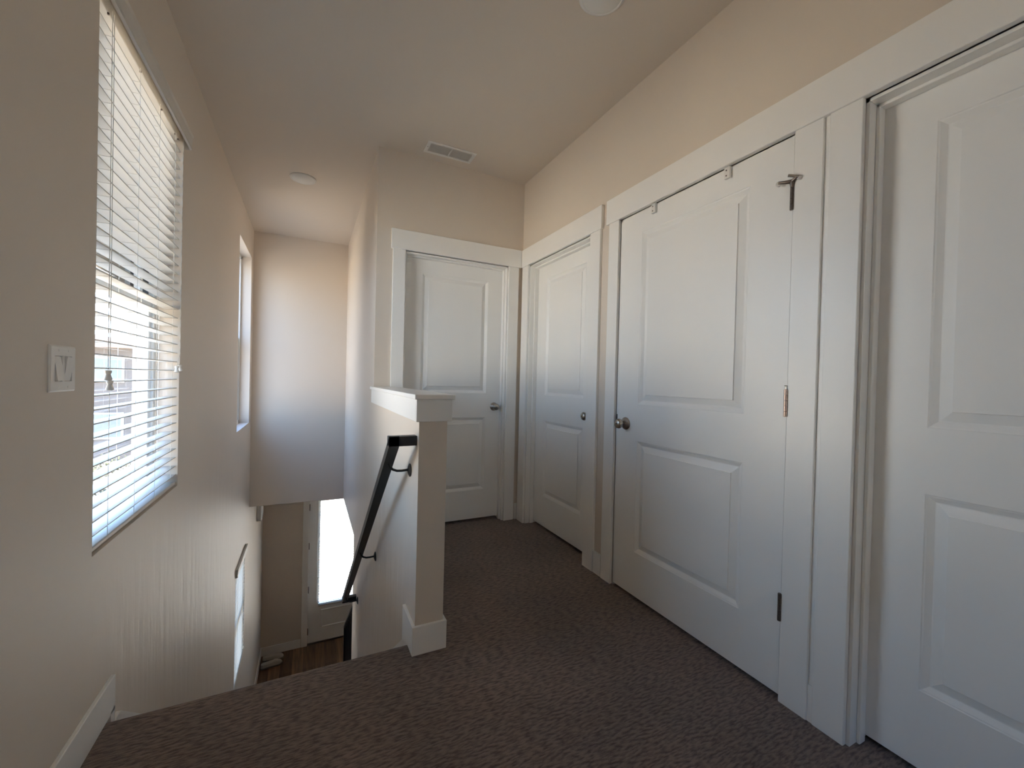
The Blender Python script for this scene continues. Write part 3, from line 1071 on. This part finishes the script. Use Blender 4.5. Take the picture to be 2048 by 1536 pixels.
# ------------------------------------------------------------------ light switch
t = thing('light_switch', (XL, 1.488, 1.143), 'white two-rocker light switch plate left of the window', 'light switch')
sy0, sy1, sz0, sz1 = 1.425, 1.551, 1.083, 1.203
syc, szc = (sy0 + sy1) / 2, (sz0 + sz1) / 2
b = wall_grid('x', XL, XL + 0.0052, sy0 + 0.004, sy1 - 0.004, sz0 + 0.004, sz1 - 0.004, [(syc - 0.0415, syc - 0.0055, szc - 0.033, szc + 0.033), (syc + 0.0055, syc + 0.0415, szc - 0.033, szc + 0.033)])
# sloped rim
for (p0, p1, q0, q1) in [((sy0, sz0), (sy1, sz0), (sy0 + 0.004, sz0 + 0.004), (sy1 - 0.004, sz0 + 0.004)),
                         ((sy1, sz0), (sy1, sz1), (sy1 - 0.004, sz0 + 0.004), (sy1 - 0.004, sz1 - 0.004)),
                         ((sy1, sz1), (sy0, sz1), (sy1 - 0.004, sz1 - 0.004), (sy0 + 0.004, sz1 - 0.004)),
                         ((sy0, sz1), (sy0, sz0), (sy0 + 0.004, sz1 - 0.004), (sy0 + 0.004, sz0 + 0.004))]:
    b.quad((XL, *p0), (XL, *p1), (XL + 0.002, *p1), (XL + 0.002, *p0))
    b.quad((XL + 0.002, *p0), (XL + 0.002, *p1), (XL + 0.0052, *q1), (XL + 0.0052, *q0))
b.build('wall_plate', M['plastic'], t)
for k, (cy, s) in enumerate(((syc - 0.0235, -1), (syc + 0.0235, 1))):
    y0_, y1_ = cy - 0.0165, cy + 0.0165
    zt1, zb1 = szc + 0.0315, szc - 0.0315
    tx = XL + (0.0105 if s > 0 else 0.0025)
    bx_ = XL + (0.0025 if s > 0 else 0.0105)
    b = MB()
    b.prism([(XL + 0.0005, y0_, zb1), (bx_, y0_, zb1), (XL + 0.0068, y0_, szc), (tx, y0_, zt1), (XL + 0.0005, y0_, zt1)], (0, y1_ - y0_, 0))
    b.build('rocker', M['plastic'], t)
    for dz in (-0.0475, 0.0475):
        MB().lathe([(0, 0.0032), (0.0008, 0.0026), (0.0008, 0)], (XL + 0.0050, cy, szc + dz), (1, 0, 0), 12).build('screw', M['plastic'], t, smooth=True)

# ------------------------------------------------------------------ lower floor bits
t = thing('door_chime', (XL, 6.36, -0.66), 'small pale box on the left wall under the lower ceiling', 'door chime')
MB().box(XL, XL + 0.055, 6.27, 6.46, -0.79, -0.55, 0.008, 2).build('cover', M['plastic'], t)
MB().box(XL + 0.055, XL + 0.062, 6.30, 6.43, -0.76, -0.58, 0.003, 2).build('front_grille', M['plastic'], t)


def shoe(x, y, rot, label, m):
    t = thing('shoe', (x, y, ZF), label, 'shoe', 'pair of shoes by the entry wall')
    t.rotation_euler = (0, 0, rot)
    # sole outline along local x (heel at -0.135, toe at +0.135)
    stations = [(-0.138, 0.010), (-0.130, 0.026), (-0.105, 0.034), (-0.06, 0.033), (-0.01, 0.033), (0.04, 0.040), (0.08, 0.043), (0.11, 0.037), (0.130, 0.022), (0.139, 0.008)]
    hts = [0.060, 0.078, 0.090, 0.088, 0.092, 0.090, 0.074, 0.062, 0.048, 0.030]
    bs = bmesh.new()
    ring0, ring1 = [], []
    pts = [(a, c) for a, c in stations] + [(a, -c) for a, c in reversed(stations)]
    ring0 = [bs.verts.new((a, c, 0.0)) for a, c in pts]
    ring1 = [bs.verts.new((a * 1.02, c * 1.06, 0.020)) for a, c in pts]
    n = len(pts)
    for i in range(n):
        bs.faces.new((ring0[i], ring0[(i + 1) % n], ring1[(i + 1) % n], ring1[i]))
    bs.faces.new(ring0[::-1])
    bs.faces.new(ring1)
    me = bpy.data.meshes.new('sole')
    bmesh.ops.recalc_face_normals(bs, faces=bs.faces)
    bs.to_mesh(me)
    bs.free()
    me.materials.append(M['shoe_sole'])
    so = bpy.data.objects.new('sole', me)
    COL.objects.link(so)
    so.parent = t
    # upper: arched cross-sections with an opening near the heel
    bu = bmesh.new()
    rows = []
    K = 10
    for (a, c), h in zip(stations, hts):
        row = []
        for k in range(K + 1):
            th = PI * k / K
            yy = c * math.cos(th)
            zz = 0.018 + (h - 0.018) * (math.sin(th) ** 0.6)
            if -0.11 < a < 0.02 and 3 <= k <= 7:
                zz = min(zz, 0.030)
            row.append(bu.verts.new((a * 0.985, yy, zz)))
        rows.append(row)
    for r0, r1 in zip(rows, rows[1:]):
        for k in range(K):
            bu.faces.new((r0[k], r0[k + 1], r1[k + 1], r1[k]))
    bu.faces.new(rows[0])
    bu.faces.new(rows[-1][::-1])
    bmesh.ops.recalc_face_normals(bu, faces=bu.faces)
    me = bpy.data.meshes.new('upper')
    bu.to_mesh(me)
    bu.free()
    me.materials.append(m)
    for p in me.polygons:
        p.use_smooth = True
    uo = bpy.data.objects.new('upper', me)
    COL.objects.link(uo)
    uo.parent = t
    return t


shoe(-0.415, 6.86, 0.12, 'grey slip-on shoe, the nearer of the pair in the entry corner', M['shoe'])
shoe(-0.405, 7.02, -0.04, 'grey slip-on shoe, the one against the front wall baseboard', M['shoe'])

# ------------------------------------------------------------------ outdoors
ZG = -3.35
o = MB().quad((-220, -220, ZG), (220, -220, ZG), (220, 220, ZG), (-220, 220, ZG)).build('ground', M['ground'])
tag(o, 'sunlit tan gravel ground outside the windows', 'ground', kind='structure')


def house(x0, x1, y0, y1, h, wm_, label):
    t = thing('house', ((x0 + x1) / 2, (y0 + y1) / 2, ZG), label, 'house', 'neighbouring houses outside the windows')
    MB().box(x0, x1, y0, y1, ZG, ZG + h).build('walls', wm_, t)
    b = MB()
    xm = (x0 + x1) / 2
    b.prism([(x0 - 0.5, y0 - 0.5, ZG + h), (x1 + 0.5, y0 - 0.5, ZG + h), (x1 + 0.5, y0 - 0.5, ZG + h + 0.18), (xm, y0 - 0.5, ZG + h + 1.3), (x0 - 0.5, y0 - 0.5, ZG + h + 0.18)], (0, y1 - y0 + 1.0, 0))
    b.build('roof', M['roof'], t)
    for zz in (1.1, 3.9):
        nx = int((x1 - x0) / 2.8)
        for i in range(nx):
            cx = x0 + (i + 0.5) * (x1 - x0) / nx
            f = MB().box(cx - 0.60, cx + 0.60, y0 - 0.06, y0 + 0.02, ZG + zz, ZG + zz + 1.3).build('window', M['trim'], t)
            MB().box(cx - 0.52, cx + 0.52, y0 - 0.08, y0 - 0.055, ZG + zz + 0.08, ZG + zz + 1.22).build('pane', M['dark_glass'], f)
    return t


house(-19.0, -7.4, 27, 38, 5.6, M['stucco_c'], 'stucco house with a brown roof, colour darkened, seen through the hall blind')
house(-6.5, 4.0, 34, 44, 5.4, M['stucco_b'], 'grey stucco house beyond the street past the front door')
house(-33.0, -22.0, -10, 3, 5.4, M['stucco_a'], 'unseen pale stucco house added to reflect sunlight into the hall window')  # added out of view to reflect sunlight onto the right doors
house(-34.0, -23.5, 6, 17, 5.4, M['stucco_a'], 'unseen pale stucco house added to reflect sunlight into the tall stair window')  # second unseen house added as a sunlight reflector
house(-8.0, 9.0, -24, -13, 9.5, M['stucco_a'], 'unseen tall pale stucco house added behind the hall to block sky light')  # added out of view to block blue sky from the fill window
# unseen window added behind the camera for soft fill light
t = thing('window_4', (0.50, YB - 0.08, 1.00), 'unseen white window added behind the camera for fill light', 'window', kind='structure')
b = MB()
for (a, c, d, e) in [(0.05, 0.09, 1.00, 1.70), (0.91, 0.95, 1.00, 1.70), (0.09, 0.91, 1.00, 1.04), (0.09, 0.91, 1.66, 1.70)]:
    b.box(a, c, YB - 0.13, YB - 0.07, d, e)
b.build('window_frame', M['vinyl'], t)
MB().quad((0.09, YB - 0.1, 1.04), (0.91, YB - 0.1, 1.04), (0.91, YB - 0.1, 1.66), (0.09, YB - 0.1, 1.66)).build('glass_pane', M['glass'], t)

# added ground: a dark patch against white clipping, pale paving that bounces light
o = MB().prism([(-2.9, 11.0, ZG - 0.05), (-4.6, 11.0, ZG - 0.05), (-10.5, 26.4, ZG - 0.05), (-6.0, 26.4, ZG - 0.05)], (0, 0, 0.08)).build('dark_ground_patch', M['dark_ground'])
tag(o, 'ground patch added and darkened to keep the hall window view from clipping', 'ground patch', kind='structure')
o = MB().box(-1.6, 3.4, YD + 0.15, 9.0, ZG, ZF - 0.02).build('bounce_doorstep', M['concrete'])
tag(o, 'pale doorstep slab added outside the front door to bounce light inside', 'bounce_doorstep', kind='structure')
o = MB().box(-1.6, 6.0, 9.0, 22.0, ZG - 0.05, ZG + 0.03).build('bounce_paving', M['concrete'])
tag(o, 'pale paving added in front of the house to bounce light inside', 'bounce_paving', kind='structure')


def shrub(x, y, r, h, label):
    bm_ = bmesh.new()
    rnd = random.Random(int(x * 100 + y * 7))
    for i in range(260):
        a, e_ = rnd.uniform(0, 2 * PI), rnd.uniform(0, 1)
        rr = r * math.sqrt(rnd.random())
        p = Vector((rr * math.cos(a), rr * math.sin(a), h * (0.12 + 0.88 * e_ * (1 - 0.5 * rr / r))))
        d = Vector((rnd.uniform(-1, 1), rnd.uniform(-1, 1), rnd.uniform(0.1, 1))).normalized() * 0.11
        s_ = d.cross(Vector((rnd.uniform(-1, 1), rnd.uniform(-1, 1), 0.3))).normalized() * 0.028
        vs = [bm_.verts.new(q) for q in (p, p + d * 0.5 + s_, p + d, p + d * 0.5 - s_)]
        bm_.faces.new(vs)
    me = bpy.data.meshes.new('foliage')
    bm_.to_mesh(me)
    bm_.free()
    me.materials.append(M['leaf'])
    t = thing('shrub', (x, y, ZG), label, 'shrub', 'desert shrubs outside')
    o = bpy.data.objects.new('foliage', me)
    COL.objects.link(o)
    o.parent = t
    MB().tube([(x, y, ZG), (x + 0.02, y, ZG + h * 0.5)], [0.03, 0.015], 6).build('stem', M['roof'], t)


shrub(-4.55, 14.3, 0.50, 0.75, 'low green shrub on the dark patch, the one nearest the window')
shrub(-5.75, 17.6, 0.60, 0.90, 'olive shrub on the dark patch behind the nearest one')
shrub(-7.3, 22.6, 0.80, 1.20, 'tall olive shrub farthest out by the darkened house')
